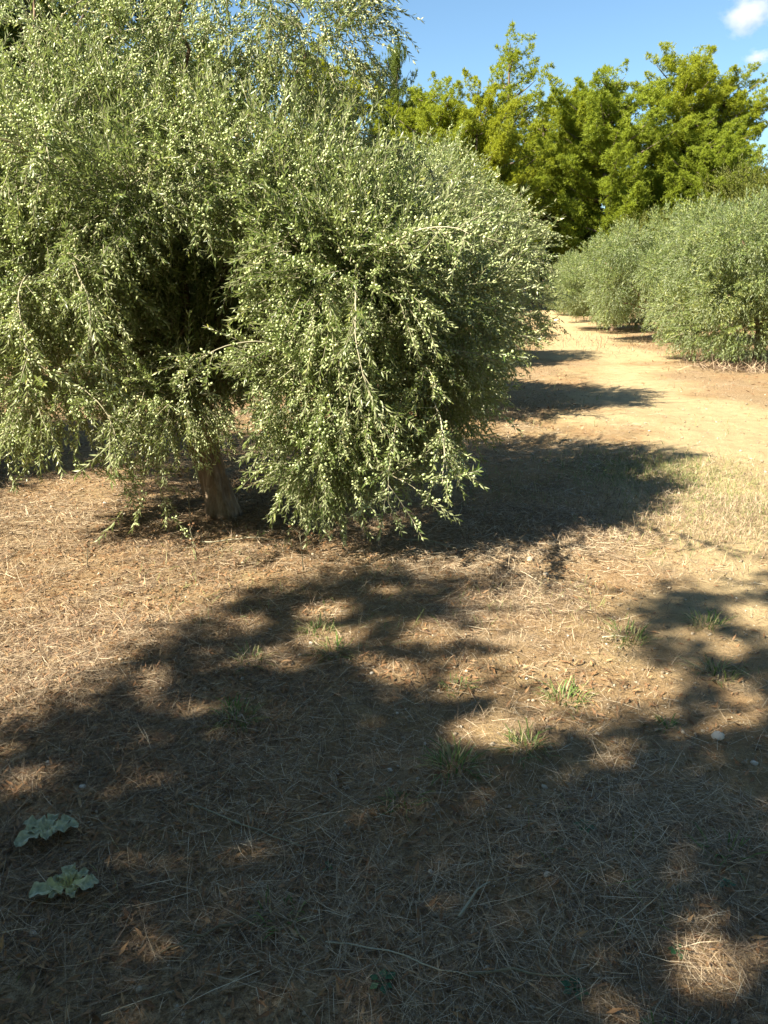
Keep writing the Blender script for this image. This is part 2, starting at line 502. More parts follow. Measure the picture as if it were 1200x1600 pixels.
r1 = np.random.default_rng(3)
T_HERO = [shoot(r1, r1.uniform(.20, .38), int(r1.integers(11, 15)), leaf=.046, wid=.0102, fruit=int(r1.integers(4, 9)), fs=.0098) for _ in range(9)]
T_MID = [shoot(r1, r1.uniform(.26, .42), int(r1.integers(8, 11)), leaf=.062, wid=.0135, lod=1, fruit=int(r1.integers(3, 6)), fs=.0125) for _ in range(7)]
T_FAR = [shoot(r1, r1.uniform(.34, .5), 9, leaf=.085, wid=.02, lod=1, bend=.06) for _ in range(6)]

# ------------------------------------------------------------------ the big olive tree
def limb_to(p0, p1, r0, r1_, r, n=7, sag=.25):
    p0 = np.asarray(p0, float); p1 = np.asarray(p1, float)
    m = (p0 + p1) / 2 + np.array([r.normal(0, .1), r.normal(0, .1), sag])
    P = bez(p0, m, p1, n); P[1:-1] += r.normal(0, .02, (n - 2, 3))
    return P, np.linspace(r0, r1_, n)

HB = np.array([-1.15, 5.25, float(gz(-1.15, 5.25)) - .06])
H = lambda x, y, z: np.array([x, y, z]) - HB          # world -> local
TP = math.radians(PITCH)
r2 = np.random.default_rng(17)
trunk = (np.array([[.03, 0, -.05], [.015, 0, .05], [-.02, 0, .2], [-.07, .01, .42], [-.11, .02, .62], [-.12, .03, .85]]),
         np.array([.155, .122, .10, .094, .098, .092]))
fork = np.array([-.12, .03, .8])
H_LOBES = [  # world centre, radii, weight, fruit share
    ((-1.05, 5.2, 1.62), (.50, .16, .50), 1.5, .1),
    ((-1.22, 4.95, 1.08), (.26, .2, .22), 1.3, .3),
((-2.05, 4.70, 0.99), (0.55, 0.45, 0.36), 1.1, 0.9),
    ((-1.96, 4.60, 1.62), (0.6, 0.5, 0.4), 1, 1),
    ((-1.86, 4.80, 2.25), (0.62, 0.5, 0.4), 1, 1),
    ((-1.87, 5.20, 2.89), (0.6, 0.5, 0.38), 0.28, 1),
    ((-1.10, 4.80, 2.13), (0.52, 0.5, 0.32), 1, 1),
    ((-1.38, 5.20, 2.76), (0.5, 0.5, 0.26), 0.42, 1),
    ((-0.47, 4.70, 1.98), (0.45, 0.45, 0.34), 1.1, 1),
    ((-0.67, 5.20, 2.39), (0.5, 0.4, 0.22), 0.6, 0.9),
    ((-0.04, 4.70, 1.72), (0.42, 0.42, 0.34), 1.1, 1),
    ((-0.21, 4.40, 1.55), (0.44, 0.4, 0.4), 1.2, 1),
    ((-0.34, 4.35, 1.03), (0.33, 0.32, 0.45), 1.3, 1),
    ((-0.37, 4.35, 0.61), (0.24, 0.22, 0.22), 1.3, 1),
    ((0.27, 4.85, 1.36), (0.4, 0.42, 0.38), 1.1, 1),
    ((0.22, 4.85, 0.91), (0.38, 0.38, 0.36), 1.2, 1),
    ((-1.21, 4.45, 0.95), (0.28, 0.26, 0.24), 1.2, 0.9),
    ((-1.39, 4.50, 1.92), (0.36, 0.34, 0.34), 1, 1),
    ((0.42, 5.20, 1.44), (0.35, 0.4, 0.4), 0.9, 1),
    ((-0.61, 4.60, 1.76), (0.22, 0.3, 0.3), 1.0, 1),
    ((-1.45, 6.20, 1.86), (0.9, 0.75, 0.7), 0.6, 0.4),
    ((-0.19, 6.00, 1.76), (0.7, 0.65, 0.6), 0.6, 0.5),
    ((-2.63, 6.20, 1.76), (0.9, 0.8, 0.7), 0.7, 0.5),
    ((-1.17, 5.60, 1.32), (0.55, 0.4, 0.5), 1.2, 0.15),
    ((-2.67, 5.20, 1.93), (0.6, 0.8, 0.8), 0.7, 0.8),
    ((-1.04, 5.30, 3.02), (0.5, 0.4, 0.3), 0.3, 0.8),
    ((-0.36, 5.20, 2.91), (0.28, 0.3, 0.28), 0.6, 0.25),
    ((-0.64, 5.20, 3.09), (0.4, 0.3, 0.3), 0.4, 0.4),
    ((-1.74, 4.75, 0.49), (0.11, 0.14, 0.13), 0.5, 0.2),
    ((-1.43, 4.60, 0.36), (0.1, 0.12, 0.13), 0.6, 0.5),
]
limbs = []
targets = [(-2.0, 4.9, 1.5), (-2.1, 5.1, 2.4), (-1.2, 5.1, 2.7), (-.5, 4.9, 2.2), (-.15, 4.7, 1.6), (-1.0, 6.0, 1.9), (.2, 5.0, 1.5), (-2.5, 6.0, 1.7), (-.45, 5.2, 2.9)]
for t in targets:
    limbs.append(limb_to(fork + r2.normal(0, .02, 3), H(*t), r2.uniform(.04, .058), .010, r2, sag=.35))
for a, b in [((-2.0, 4.9, 1.5), (-2.35, 4.6, 1.2)), ((-.15, 4.7, 1.6), (-.36, 4.45, .75)), ((-1.2, 5.0, 1.35), (-1.4, 4.75, .5)), ((-1.3, 5.0, 1.4), (-1.65, 4.85, .7)),
             ((.2, 5.0, 1.5), (.3, 5.0, .95)), ((-1.2, 5.1, 2.7), (-1.2, 5.3, 3.4)), ((-2.1, 5.1, 2.4), (-2.05, 5.3, 3.5))]:
    limbs.append(limb_to(H(*a), H(*b), .013, .004, r2, sag=.12))
hero_lobes = [(H(*c), rd, w, f) for c, rd, w, f in H_LOBES]
def hollow(P):
    """the open, dark heart of the crown above the trunk, and the ragged lower hem of the branches"""
    W = P + HB
    r = np.random.default_rng(5)
    a = ((W[:, 0] + 1.03) / .40) ** 2 + ((W[:, 1] - 4.5) / .58) ** 2 + ((W[:, 2] - 1.48) / .56) ** 2
    b = ((W[:, 0] + 1.68) / .20) ** 2 + ((W[:, 1] - 4.5) / .60) ** 2 + ((W[:, 2] - 1.33) / .15) ** 2
    hem = np.interp(W[:, 0], [-3, -2.1, -1.9, -1.75, -1.3, -.95, -.60, -.52, -.12, .0, .1, .4, .6, .9],
                             [.60, .72, .84, .86, .76, .80, .95, .16, .16, .34, .50, .64, .95, 1.15])
    hem = np.where(W[:, 1] > 5.5, np.maximum(hem, .95), hem)
    spray = ((np.hypot(W[:, 0] + 1.66, W[:, 2] - .62) < .17) | (np.hypot(W[:, 0] + 1.37, W[:, 2] - .44) < .17)) & (np.abs(W[:, 1] - 4.7) < .22)
    return ((a > 1) | (r.random(len(P)) < .08)) & ((b > 1) | (r.random(len(P)) < .1)) & ((W[:, 2] > hem + r.normal(0, .05, len(P))) | spray) & ((W[:, 0] < .0) | (W[:, 2] < 2.5)) & (W[:, 0] < .85)
hero = olive('olive_tree', tuple(HB), r2, trunk, limbs, hero_lobes, 740, T_HERO, whips=8, clip=hollow)
tag(hero, 'large olive tree with leaning trunk and fruit laden weeping branches touching the ground', 'tree', 'olive trees of the orchard')

# ------------------------------------------------------------------ the other olive trees
def generic_olive(seed, height=3.5, radius=1.9, dens=330, templates=None, low=.35, whips=3, mat='olive_leaf', tscale=1.1, up=.6, trunk_r=.11, nlobes=17, lean=.0, stem=True, fruit=1.0, lobe_s=1.0, extra=0, out=0., skirt=0.):
    r = np.random.default_rng(seed)
    tr = (np.array([[0, 0, -.08], [0, 0, .06], [lean * .4, .01, .3], [lean, .02, .7]]), np.array([1.5, 1.15, .95, .85]) * trunk_r)
    f = np.array([lean, .02, .62])
    lobes, limbs = [], []
    mid = (height + low) / 2
    for k in range(nlobes):
        a = k * 2.4 + r.uniform(-.3, .3)
        hq = (k + .5) / nlobes
        z = low + .45 + (height - low - .8) * hq
        rr = radius * math.sqrt(max(.05, 1 - ((z - mid * .9) / (height * .62)) ** 2)) * (r.uniform(.50, .72) + out)
        if k == nlobes - 1: rr = .15
        c = np.array([math.cos(a) * rr, math.sin(a) * rr, z])
        s = r.uniform(.42, .62) * radius / 1.9 * lobe_s
        lobes.append((c, (s * 1.15, s * 1.15, s * .95), r.uniform(.85, 1.15), fruit * r.uniform(.6, 1)))
        if k % 2 == 0: limbs.append(limb_to(f, c, .045, .012, r, sag=.2))
    for k in range(extra):
        a = 3.0 + k * .7; lobes.append((np.array([math.cos(a) * 1.25, math.sin(a) * 1.25, .62 + .1 * (k % 2)]), (.5, .5, .42), 1.1, fruit))
    lobes.append((np.array([0, 0, mid]), (radius * .5, radius * .5, (height - low) * .32), .6, .3))
    return olive('olive_tree', (0, 0, 0), r, tr, limbs, lobes, dens, templates, whips=whips, leafmat_=mat, tscale=tscale, up=up, stem=stem, wl=(.35, .75),
                 clip=(lambda P: P[:, 2] > skirt + .22 * (fbm(P[:, 0] * 2, P[:, 1] * 2, 120, 2) - .5)) if skirt else None)

G = 'olive trees of the orchard'
def put(o, x, y, rz=0, s=1.0, label=None, group=G, sz=1.0):
    o.location = (x, y, float(gz(x, y)) - .03); o.rotation_euler = (0, 0, rz); o.scale = (s, s, s * sz)
    tag(o, label, 'tree', group)
    return o

second = generic_olive(23, 3.55, 2.0, 430, T_MID, low=.25, whips=5, tscale=1.0)
put(second, .12, 10.1, .4, .92, 'rounded olive tree just behind the large weeping one, beside the shaded track', sz=.88)
put(copy_tree(second), 1.15, 15.6, 2.3, .82, 'small olive tree half hidden at the end of the left row above the track')
put(copy_tree(second), -6.3, 6.0, 1.1, 1.05, 'olive tree out at the left whose shade crosses the ground behind the trunk')
put(copy_tree(second), -5.2, 11.6, 3.9, 1.0, 'olive tree seen through the gap left of the leaning trunk')

FARK = dict(templates=T_FAR, whips=1.5, mat='olive_leaf_far', tscale=.85, up=1.15, stem=False, out=.12)
right = generic_olive(31, 3.0, 2.1, 430, low=.4, lobe_s=.74, nlobes=16, extra=2, skirt=.40, **FARK)
right_b = generic_olive(37, 3.1, 2.0, 430, low=.5, lobe_s=.78, nlobes=14, extra=0, skirt=.55, **FARK)
put(right, 7.45, 15.6, .3, 1.0, 'broad silvery olive tree at the right edge with foliage hanging nearly to the ground')
put(right_b, 7.2, 20.6, 2.2, 1.0, 'silvery olive tree second in the right hand row, behind the broad one')
put(copy_tree(right), 7.3, 25.2, 4.0, .88, 'silvery olive tree third in the right hand row, between second and far small one')
put(copy_tree(right_b), 7.9, 30.0, 5.2, .80, 'small far olive tree fourth in the right hand row beside the track')
put(copy_tree(right), 8.7, 36.0, .9, .72, 'farthest olive tree of the right hand row where the track ends')
put(copy_tree(right_b), 12.2, 19.0, 1.7, 1.0, 'olive tree in the second row behind the broad silvery one')
put(copy_tree(right), 12.6, 26.0, 3.1, 1.05, 'olive tree farther up the second row on the right')
put(copy_tree(right_b), 2.3, 22.5, 5.9, .66, 'low far olive tree in the left row beyond the shaded track')
put(copy_tree(right), -4.2, 17.5, 2.9, .95, 'far olive tree behind the left side of the large weeping one')
put(copy_tree(right_b), -9.5, 16.0, 1.9, 1.0, 'far olive tree at the left edge in front of the dark pine')
put(copy_tree(right), 22.6, 39.0, 1.2, 1.5, 'grey green olive on the rise below the pines at the right edge')

# ------------------------------------------------------------------ pines
def tuft(r, n=11, L=.20, w=.017):
    V = []; F = []
    for k in range(n):
        d = norm(r.normal(0, .8, 3) + np.array([0, 0, .9])); s = norm(np.cross(d, r.normal(0, 1, 3)))
        b = len(V); l = L * r.uniform(.6, 1.1)
        V += [d * .02 - s * w, d * .02 + s * w, d * l]
        F.append([b, b + 1, b + 2])
    return np.array(V), np.array(F)
r3 = np.random.default_rng(8)
TUFTS = [tuft(r3) for _ in range(5)]

def puff(acc, r, c, rad, n, tint=0., axis=(0, 0, 1.)):
    """a plume of needles: wide at the back, drawn out towards its tip along axis"""
    ax = norm(np.asarray(axis, float)); Ln = rad[0] * 2.1
    t = r.random(n) ** .85
    q = norm(np.cross(r.normal(0, 1, (n, 3)), ax)); q[:, 2] = np.where(q[:, 2] < 0, q[:, 2] * .55, q[:, 2])
    w = rad[0] * (1 - t) ** .75 * (.3 + .7 * r.random(n) ** .6) * np.minimum(1, .35 + t * 4)
    P = np.asarray(c) + ax * ((t - .45) * Ln)[:, None] + q * w[:, None] + r.normal(0, .035, (n, 3))
    D = norm(q * .7 + ax * .8 + np.array([0, 0, .35]) + r.normal(0, .35, (n, 3)))
    pick = r.integers(0, len(TUFTS), n)
    for k, (tv, tf) in enumerate(TUFTS):
        s = pick == k; m = int(s.sum())
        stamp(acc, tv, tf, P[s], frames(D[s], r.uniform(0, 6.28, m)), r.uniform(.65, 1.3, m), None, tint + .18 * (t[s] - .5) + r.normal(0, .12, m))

def pine(seed, height, width, base, shape, mat='pine_needles', dens=1.0, tiers=9, trunk_r=.28, gap=0.0, rs=1.0):
    """shape: list of (height share, half width share) from the lowest branch to the top"""
    r = np.random.default_rng(seed)
    root = empty('pine_tree', (0, 0, 0))
    lx, ly = r.normal(0, .03, 2) * height
    zz = np.linspace(-.3, height * .97, 9)
    sway = np.stack([lx * (zz / height) ** 1.5 + .18 * np.sin(zz * .7 + seed), ly * (zz / height) ** 1.5 + .15 * np.cos(zz * .6 + seed), zz], -1)
    sway[:2, :2] = 0
    V, F = tube(sway, np.linspace(trunk_r, .04, 9), 9)
    mk('trunk', V, F, M['pine_bark'], root, smooth=True)
    fol, limb = Acc(), Acc()
    hs, ws = zip(*shape)
    for k in range(tiers):
        q = (k + r.uniform(.1, .9)) / tiers
        z0 = base + (height - base) * q
        w = width * np.interp(q, hs, ws)
        nb = max(2, int(4.5 + 3 * (1 - q)))
        a0 = r.uniform(0, 6.28)
        for b in range(nb):
            if r.random() < gap: continue
            a = a0 + b * 6.28 / nb + r.uniform(-.4, .4)
            L = w * r.uniform(.6, 1.12)
            rise = r.uniform(.05, .7) * L + .15
            p0 = np.array([np.interp(z0, zz, sway[:, 0]), np.interp(z0, zz, sway[:, 1]), z0])
            p2 = p0 + np.array([math.cos(a) * L, math.sin(a) * L, rise])
            p1 = (p0 + p2) / 2 + np.array([0, 0, -.15 * L])
            P = bez(p0, p1, p2, 5)
            tv, tf = tube(P, np.linspace(.035 + .02 * L, .012, 5), 5); limb.add(tv, tf)
            for e in range(max(1, int(L / .42 + .5))):
                f = 1 - e * .42 / max(L, .42) * .85 if L > .3 else 1
                i0 = f * 4; j = min(int(i0), 3)
                c = P[j] + (P[j + 1] - P[j]) * (i0 - j) + r.normal(0, .24, 3) + np.array([0, 0, .12])
                s = r.uniform(.26, .62) * (1.0 if e else 1.1) * rs
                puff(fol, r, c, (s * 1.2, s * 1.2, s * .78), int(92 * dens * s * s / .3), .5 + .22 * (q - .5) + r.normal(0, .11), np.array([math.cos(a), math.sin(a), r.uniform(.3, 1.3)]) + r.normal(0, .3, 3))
    top = sway[-1]
    for e in range(3):
        puff(fol, r, top + np.array([r.normal(0, .12), r.normal(0, .12), .15 - .3 * e]), (.42, .35, .4), int(60 * dens), .55, r.normal(0, .35, 3) + [0, 0, 1])
    # tint offsets were given around zero mean .5 -> shift back
    Vv, Ff, Tt = fol.out()
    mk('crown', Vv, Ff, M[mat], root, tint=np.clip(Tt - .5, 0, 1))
    mk('limbs', limb.out()[0], limb.out()[1], M['pine_bark'], root, smooth=True)['kind'] = 'stuff'
    return root

PG = 'pine trees along the orchard edge'
cone = [(0, .8), (.2, 1), (.5, .72), (.8, .36), (1, .1)]
massy = [(0, .9), (.3, 1), (.6, .85), (.85, .55), (1, .25)]
umb = [(0, .55), (.25, .9), (.55, .75), (.8, .95), (1, .5)]
pA = pine(101, 13.9, 2.7, 2.6, [(0, .8), (.3, 1), (.6, .75), (.85, .5), (1, .12)], dens=.8, tiers=16, gap=.34, rs=.8)         # thin airy spire
pB = pine(102, 12.5, 4.0, 1.4, massy, tiers=13)                                   # broad mass
pC = pine(103, 14.0, 2.9, 4.0, [(0, .7), (.25, .9), (.55, .85), (.8, .85), (1, .4)], tiers=14, gap=.0)                            # tall, rounded head
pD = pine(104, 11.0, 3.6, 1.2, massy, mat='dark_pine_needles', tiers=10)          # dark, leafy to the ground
pE = pine(105, 12.5, 3.0, 7.2, umb, tiers=8)                                         # bare below, shaded trunk
def putp(o, x, y, rz, s, label, sz=None, group=PG):
    o.location = (x, y, float(gz(x, y)) - .1); o.rotation_euler = (0, 0, rz); o.scale = (s, s, sz or s)
    tag(o, label, 'tree', group); return o
PINES = [  # variant, x, y, rotation, scale, z scale, label
    (pA, 6.2, 44.0, .4, .9, .90, 'tall thin airy pine with a pointed spire above the track'),
    (pB, 2.6, 41.0, 1.0, .82, .80, 'yellow green pine rising behind the second olive tree'),
    (pD, .6, 47.0, 2.2, .55, 1.17, 'narrow dark topped pine standing above the yellow green one'),
    (pB, 12.5, 45.5, 2.0, .95, .90, 'broad yellow green pine mass right of the dark shaded hollow'),
    (pC, 15.9, 47.5, .2, .90, .86, 'tallest round headed pine right of the broad mass'),
    (pC, 18.9, 47.0, 2.6, .85, .76, 'layered flat topped pine at the right end of the skyline'),
    (pA, 9.2, 50.0, 2.9, 1.0, .83, 'slender pine tip between the spire and the broad mass'),
    (pB, 4.2, 41.5, 4.2, .70, .80, 'low bushy pine beside the dark hollow'),
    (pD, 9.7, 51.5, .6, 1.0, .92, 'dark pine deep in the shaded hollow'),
    (pB, 17.5, 43.5, 5.1, .60, .55, 'short yellow green pine in front of the tall round headed one'),
    (pE, 11.3, 47.0, 0.3, .92, .86, 'yellow green pine at the left shoulder of the broad mass'),
    (pB, 17.4, 45.0, 1.3, .72, .68, 'yellow green pine filling the gap between the round headed and layered ones'),
    (pB, 24.5, 49.0, 3.3, .80, .62, 'low pine behind the grey green olive at the right edge'),
    (pD, 14.0, 53.0, 1.9, 1.1, 1.05, 'dark pine in the second rank behind the broad mass'),
    (pD, 20.0, 54.0, 4.4, 1.1, 1.0, 'dark pine in the second rank behind the round headed one'),
    (pD, 5.0, 52.0, 3.6, 1.0, .95, 'dark pine in the second rank behind the spire'),
    (pC, -3.6, 43.0, 1.3, 1.0, .80, 'pine showing through the thin top of the large olive'),
    (pB, -9.0, 38.0, .3, 1.0, .90, 'broad pine behind the left half of the large olive'),
    (pD, -8.2, 20.5, 2.0, 1.0, 1.05, 'dark nearer pine towering at the top left corner'),
    (pD, -13.5, 25.0, .7, 1.1, 1.1, 'dark pine beyond the left edge of the orchard'),
    (pB, -15.5, 34.0, 4.0, 1.0, 1.0, 'pine at the far left behind the dark ones'),
    (pD, -9.5, -6.5, .2, .8, .75, 'unseen dark pine added behind the photographer to the left'), (pD, -3.0, -9.5, 1.2, .9, .8, 'unseen dark pine added well behind the photographer'),  # unseen pines around the camera, added to block ambient sky light
    (pB, 4.0, -8.0, 2.2, .9, .8, 'unseen yellow green pine added behind the photographer to the right'), (pD, 9.5, -5.0, 3.2, .9, .8, 'unseen dark pine added behind the photographer far to the right'),
    (pB, 12.5, 1.0, 4.2, .85, .8, 'unseen pine added out beside the right hand row'), (pD, -12.5, -1.0, 5.2, .7, .6, 'unseen dark pine added out at the left of the photographer'),
    (pB, 2.8, 48.0, 2.5, 1.0, .86, 'hidden pine added behind the yellow green one to shade the hollow'), (pD, 7.4, 55.0, 2.5, 1.2, .92, 'dark pine at the very back of the shaded hollow'),  # the first, hidden from view, is added to keep sun off the hollow
    (pB, 28.0, 52.0, 1.1, 1.0, .8, 'pine on the rise beyond the right edge'),
]
used = set()
for vnt, x, y, rz, s, sz, lab in PINES:
    o = vnt if vnt.name not in used else copy_tree(vnt)
    used.add(vnt.name)
    putp(o, x, y, rz, s, lab, sz)

# bushes under the pines
def bush(seed):
    r = np.random.default_rng(seed)
    root = empty('mastic_bush', (0, 0, 0))
    st, fo = Acc(), Acc()
    for k in range(9):
        a = r.uniform(0, 6.28); rr = r.uniform(.2, .95)
        c = np.array([math.cos(a) * rr, math.sin(a) * rr, r.uniform(.5, 1.5) * (1.2 - .4 * rr)])
        P, N = fill_lobe(r, c, (.62, .62, .55), 260)
        tv, tf = T_FAR[k % 6][0][:2]
        stamp(fo, tv, tf, P, frames(norm(N + r.normal(0, .4, N.shape) + [0, 0, .5]), r.uniform(0, 6.28, len(P))), r.uniform(.45, .8, len(P)), None, r.normal(0, .15, len(P)))
        tv, tf = tube(bez((0, 0, -.1), c * [.4, .4, .5], c, 5), np.linspace(.03, .008, 5), 5); st.add(tv, tf)
    mk('stems', *st.out()[:2], M['pine_bark'], root, smooth=True)
    fo.build('crown', M['bush_leaf'], root)
    return root
bu = bush(5)
BUSHES = [(18.3, 38.5, 2.9, 'dark green bushy growth rising behind the right hand olives'), (14.6, 40.0, 2.3, 'olive green bush below the broad pine mass'),
          (21.3, 41.5, 2.9, 'dark bush under the layered flat topped pine'), (11.6, 42.5, 1.5, 'bush at the right mouth of the shaded hollow'),
          (24.5, 43.5, 2.2, 'brownish green bush near the right edge below the skyline'), (3.6, 37.5, 1.3, 'bush at the foot of the low bushy pine')]
for k, (x, y, s, lab) in enumerate(BUSHES):
    o = bu if k == 0 else copy_tree(bu)
    o.location = (x, y, float(gz(x, y)) - .05); o.rotation_euler = (0, 0, k * 1.3); o.scale = (s, s, s)
    tag(o, lab, 'bush', 'bushes under the pines')

# ------------------------------------------------------------------ the tree behind the photographer that shades the near ground
SHADE = np.array([(-4.0, -5.0), (-3.2, -1.), (-2.6, .4), (-1.38, 2.43), (-.9, 3.2), (-.43, 4.12), (.75, 4.1), (.42, 3.6), (.32, 3.05), (.40, 2.46), (.75, 2.44), (1.05, 2.62),
                  (1.15, 2.95), (1.35, 3.7), (2.2, 4.15), (3.4, 4.4), (4.2, 2.5), (3.6, .4), (3.2, -5.0)])
SUNSPOTS = [(.79, 1.55, .055), (.82, 1.62, .04), (.76, 1.46, .035), (.87, 1.50, .03), (-.62, 1.72, .02), (-.56, 1.52, .015), (-.66, 1.50, .02), (1.13, 2.84, .10),
            (.30, 2.48, .09), (.45, 2.52, .08), (-.22, 3.25, .14), (.05, 3.0, .10), (.28, 3.3, .12), (1.85, 3.45, .20), (-1.15, 2.2, .06), (1.5, 3.2, .12), (2.0, 3.0, .12),
            (-.75, 2.6, .06), (-.45, 3.05, .08), (.15, 2.6, .05), (.55, 3.75, .13), (1.45, 2.8, .10), (1.25, 2.6, .06), (-.3, 3.6, .12), (-.6, 3.4, .10), (-.95, 2.8, .07)]
def inside(px, py, poly):
    n = len(poly); c = np.zeros(len(px), bool); j = n - 1
    for i in range(n):
        xi, yi = poly[i]; xj, yj = poly[j]
        c ^= ((yi > py) != (yj > py)) & (px < (xj - xi) * (py - yi) / (yj - yi + 1e-12) + xi)
        j = i
    return c
r4 = np.random.default_rng(44)
N = 95000
sx = r4.uniform(-4.2, 4.4, N); sy = r4.uniform(-5.0, 4.6, N)
jx = sx + .30 * (fbm(sx * 3.2, sy * 3.2, 61, 4) - .5) * 2; jy = sy + .30 * (fbm(sx * 3.2, sy * 3.2, 67, 4) - .5) * 2
cover = np.mean([inside(jx + r4.normal(0, .17, N), jy + r4.normal(0, .17, N), SHADE) for _ in range(8)], axis=0)
ok = r4.random(N) < cover ** 2.4 * np.where((sx > 1.1) & (sy > 2.4), .9, 1.)
wx = sx + .10 * (fbm(sx * 6, sy * 6, 62, 2) - .5) * 2; wy = sy + .10 * (fbm(sx * 6, sy * 6, 63, 2) - .5) * 2
for hx, hy, hr in SUNSPOTS:
    ok &= np.hypot(wx - hx, wy - hy) > hr * .85 + .03 + np.abs(r4.normal(0, .02, N))
ok &= (fbm(sx * 5, sy * 5, 73, 4) < .735) | (r4.random(N) < .2)
sx, sy = sx[ok], sy[ok]
hh = 4.6 + 1.3 * (fbm(sx * .7, sy * .7, 71, 3) - .5) * 2 + r4.normal(0, .18, len(sx))
cot = 1 / math.tan(R(SUN_EL))
cp = np.stack([sx - SUN_TO[0] * hh * cot, sy - SUN_TO[1] * hh * cot, hh], -1)
SB = np.array([-4.9, -.7, float(gz(-4.9, -.7)) - .1])
shade = empty('pine_tree', tuple(SB))
V, F = tube(np.array([[0, 0, -.2], [.02, .03, 1], [.1, 0, 2.4], [.05, .1, 3.8], [.15, .1, 5.6]]), [.30, .25, .22, .18, .06], 12)
mk('trunk', V, F, M['pine_bark'], shade, smooth=True)
la = Acc()
for k in r4.choice(len(cp), 46, replace=False):
    z0 = np.clip(cp[k, 2] - r4.uniform(.6, 1.4), 2.4, 5.0)
    P, rd = limb_to((.08, .05, z0), cp[k] - SB - [0, 0, .1], .028, .006, r4, sag=-.15); tv, tf = tube(P, rd, 5); la.add(tv, tf)
mk('limbs', *la.out()[:2], M['pine_bark'], shade, smooth=True)['kind'] = 'stuff'
fa = Acc()
pick = r4.integers(0, 5, len(cp))
for k, (tv, tf) in enumerate(TUFTS):
    s = pick == k; m = int(s.sum())
    stamp(fa, tv * .55, tf, cp[s] - SB, frames(norm(r4.normal(0, 1, (m, 3)) + [0, 0, .5]), r4.uniform(0, 6, m)), r4.uniform(.7, 1.2, m), None, r4.normal(0, .12, m))
fa.build('crown', M['pine_needles'], shade)
tag(shade, 'spreading pine behind the photographer that casts the dappled foreground shade', 'tree', PG)

# ------------------------------------------------------------------ litter, straw and grass on the ground
def polar(r, n, d0, d1, th=38, power=0.):
    """points in the sector in front of the camera, evenly spread in log distance beyond 3.2 m and evenly per area nearer"""
    d = np.empty(0)
    dm = 3.2
    if d0 < dm < d1: a = (dm * dm - d0 * d0) / 2; b = dm * dm * math.log(d1 / dm); na = int(n * a / (a + b))
    else: na = n if d1 <= dm else 0
    d = np.concatenate([np.sqrt(r.uniform(d0 * d0, min(dm, d1) ** 2, na)), np.exp(r.uniform(math.log(max(d0, dm)), math.log(max(d1, dm + 1e-6)), n - na))])
    t = R(th) * r.uniform(-1, 1, n) * np.clip(1 + .5 * (2 - d), 1, 1.6)
    return d * np.sin(t), d * np.cos(t), d

def blades(r, x, y, L, W, pitch, tint, lift=.004, curve=.35):
    """flat ribbons of two quads lying or standing on the ground"""
    n = len(x)
    a = r.uniform(0, 6.283, n)
    d = np.stack([np.cos(a) * np.cos(pitch), np.sin(a) * np.cos(pitch), np.sin(pitch)], -1)
    side = norm(np.stack([-np.sin(a), np.cos(a), r.normal(0, .5, n)], -1))
    bendv = side * (r.normal(0, curve, n))[:, None] + np.array([0, 0, -1.]) * (np.abs(r.normal(0, curve * .6, n)) * (pitch > .15))[:, None]
    p0 = np.stack([x, y, gz(x, y) + lift + r.random(n) * .012 * (pitch < .6)], -1)
    p1 = p0 + d * (L * .5)[:, None] + bendv * (L * .18)[:, None]
    p2 = p0 + d * L[:, None] + bendv * (L * .55)[:, None]
    for p in (p1, p2):
        g = gz(p[:, 0], p[:, 1]) + .003
        p[:, 2] = np.maximum(p[:, 2], g)
    w = side * (W * .5)[:, None]
    V = np.stack([p0 - w, p0 + w, p1 - w, p1 + w, p2], 1).reshape(-1, 3)
    b = (np.arange(n) * 5)[:, None, None]
    F = (np.array([[0, 1, 3], [0, 3, 2], [2, 3, 4]])[None] + b).reshape(-1, 3)
    return V, F, np.repeat(tint, 5)

r5 = np.random.default_rng(55)
st = Acc()
x, y, d = polar(r5, 240000, 1.05, 10.0)
cov = thatch_cover(x, y); dens = np.clip(.12 + 1.0 * sstep(.25, .75, cov) * sstep(.30, .52, fbm(x * 3, y * 3, 83, 3)), 0, 1) * (1 - .85 * track(x, y))
k = r5.random(len(x)) < dens
x, y, d = x[k], y[k], d[k]; n = len(x)
z1 = np.clip(d / 3.2, .8, 2.2)
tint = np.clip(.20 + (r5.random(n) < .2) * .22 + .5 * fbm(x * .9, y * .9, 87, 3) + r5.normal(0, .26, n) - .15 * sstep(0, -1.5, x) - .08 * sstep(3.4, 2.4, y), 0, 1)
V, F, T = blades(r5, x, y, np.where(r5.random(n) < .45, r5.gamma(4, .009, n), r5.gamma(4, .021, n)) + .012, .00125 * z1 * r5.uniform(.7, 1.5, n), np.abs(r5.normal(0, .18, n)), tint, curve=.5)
mk('straw', V, F, M['straw'], tint=T); tag(bpy.data.objects['straw'], 'loose dead grass stems and needles strewn over the soil', 'straw', kind='stuff')

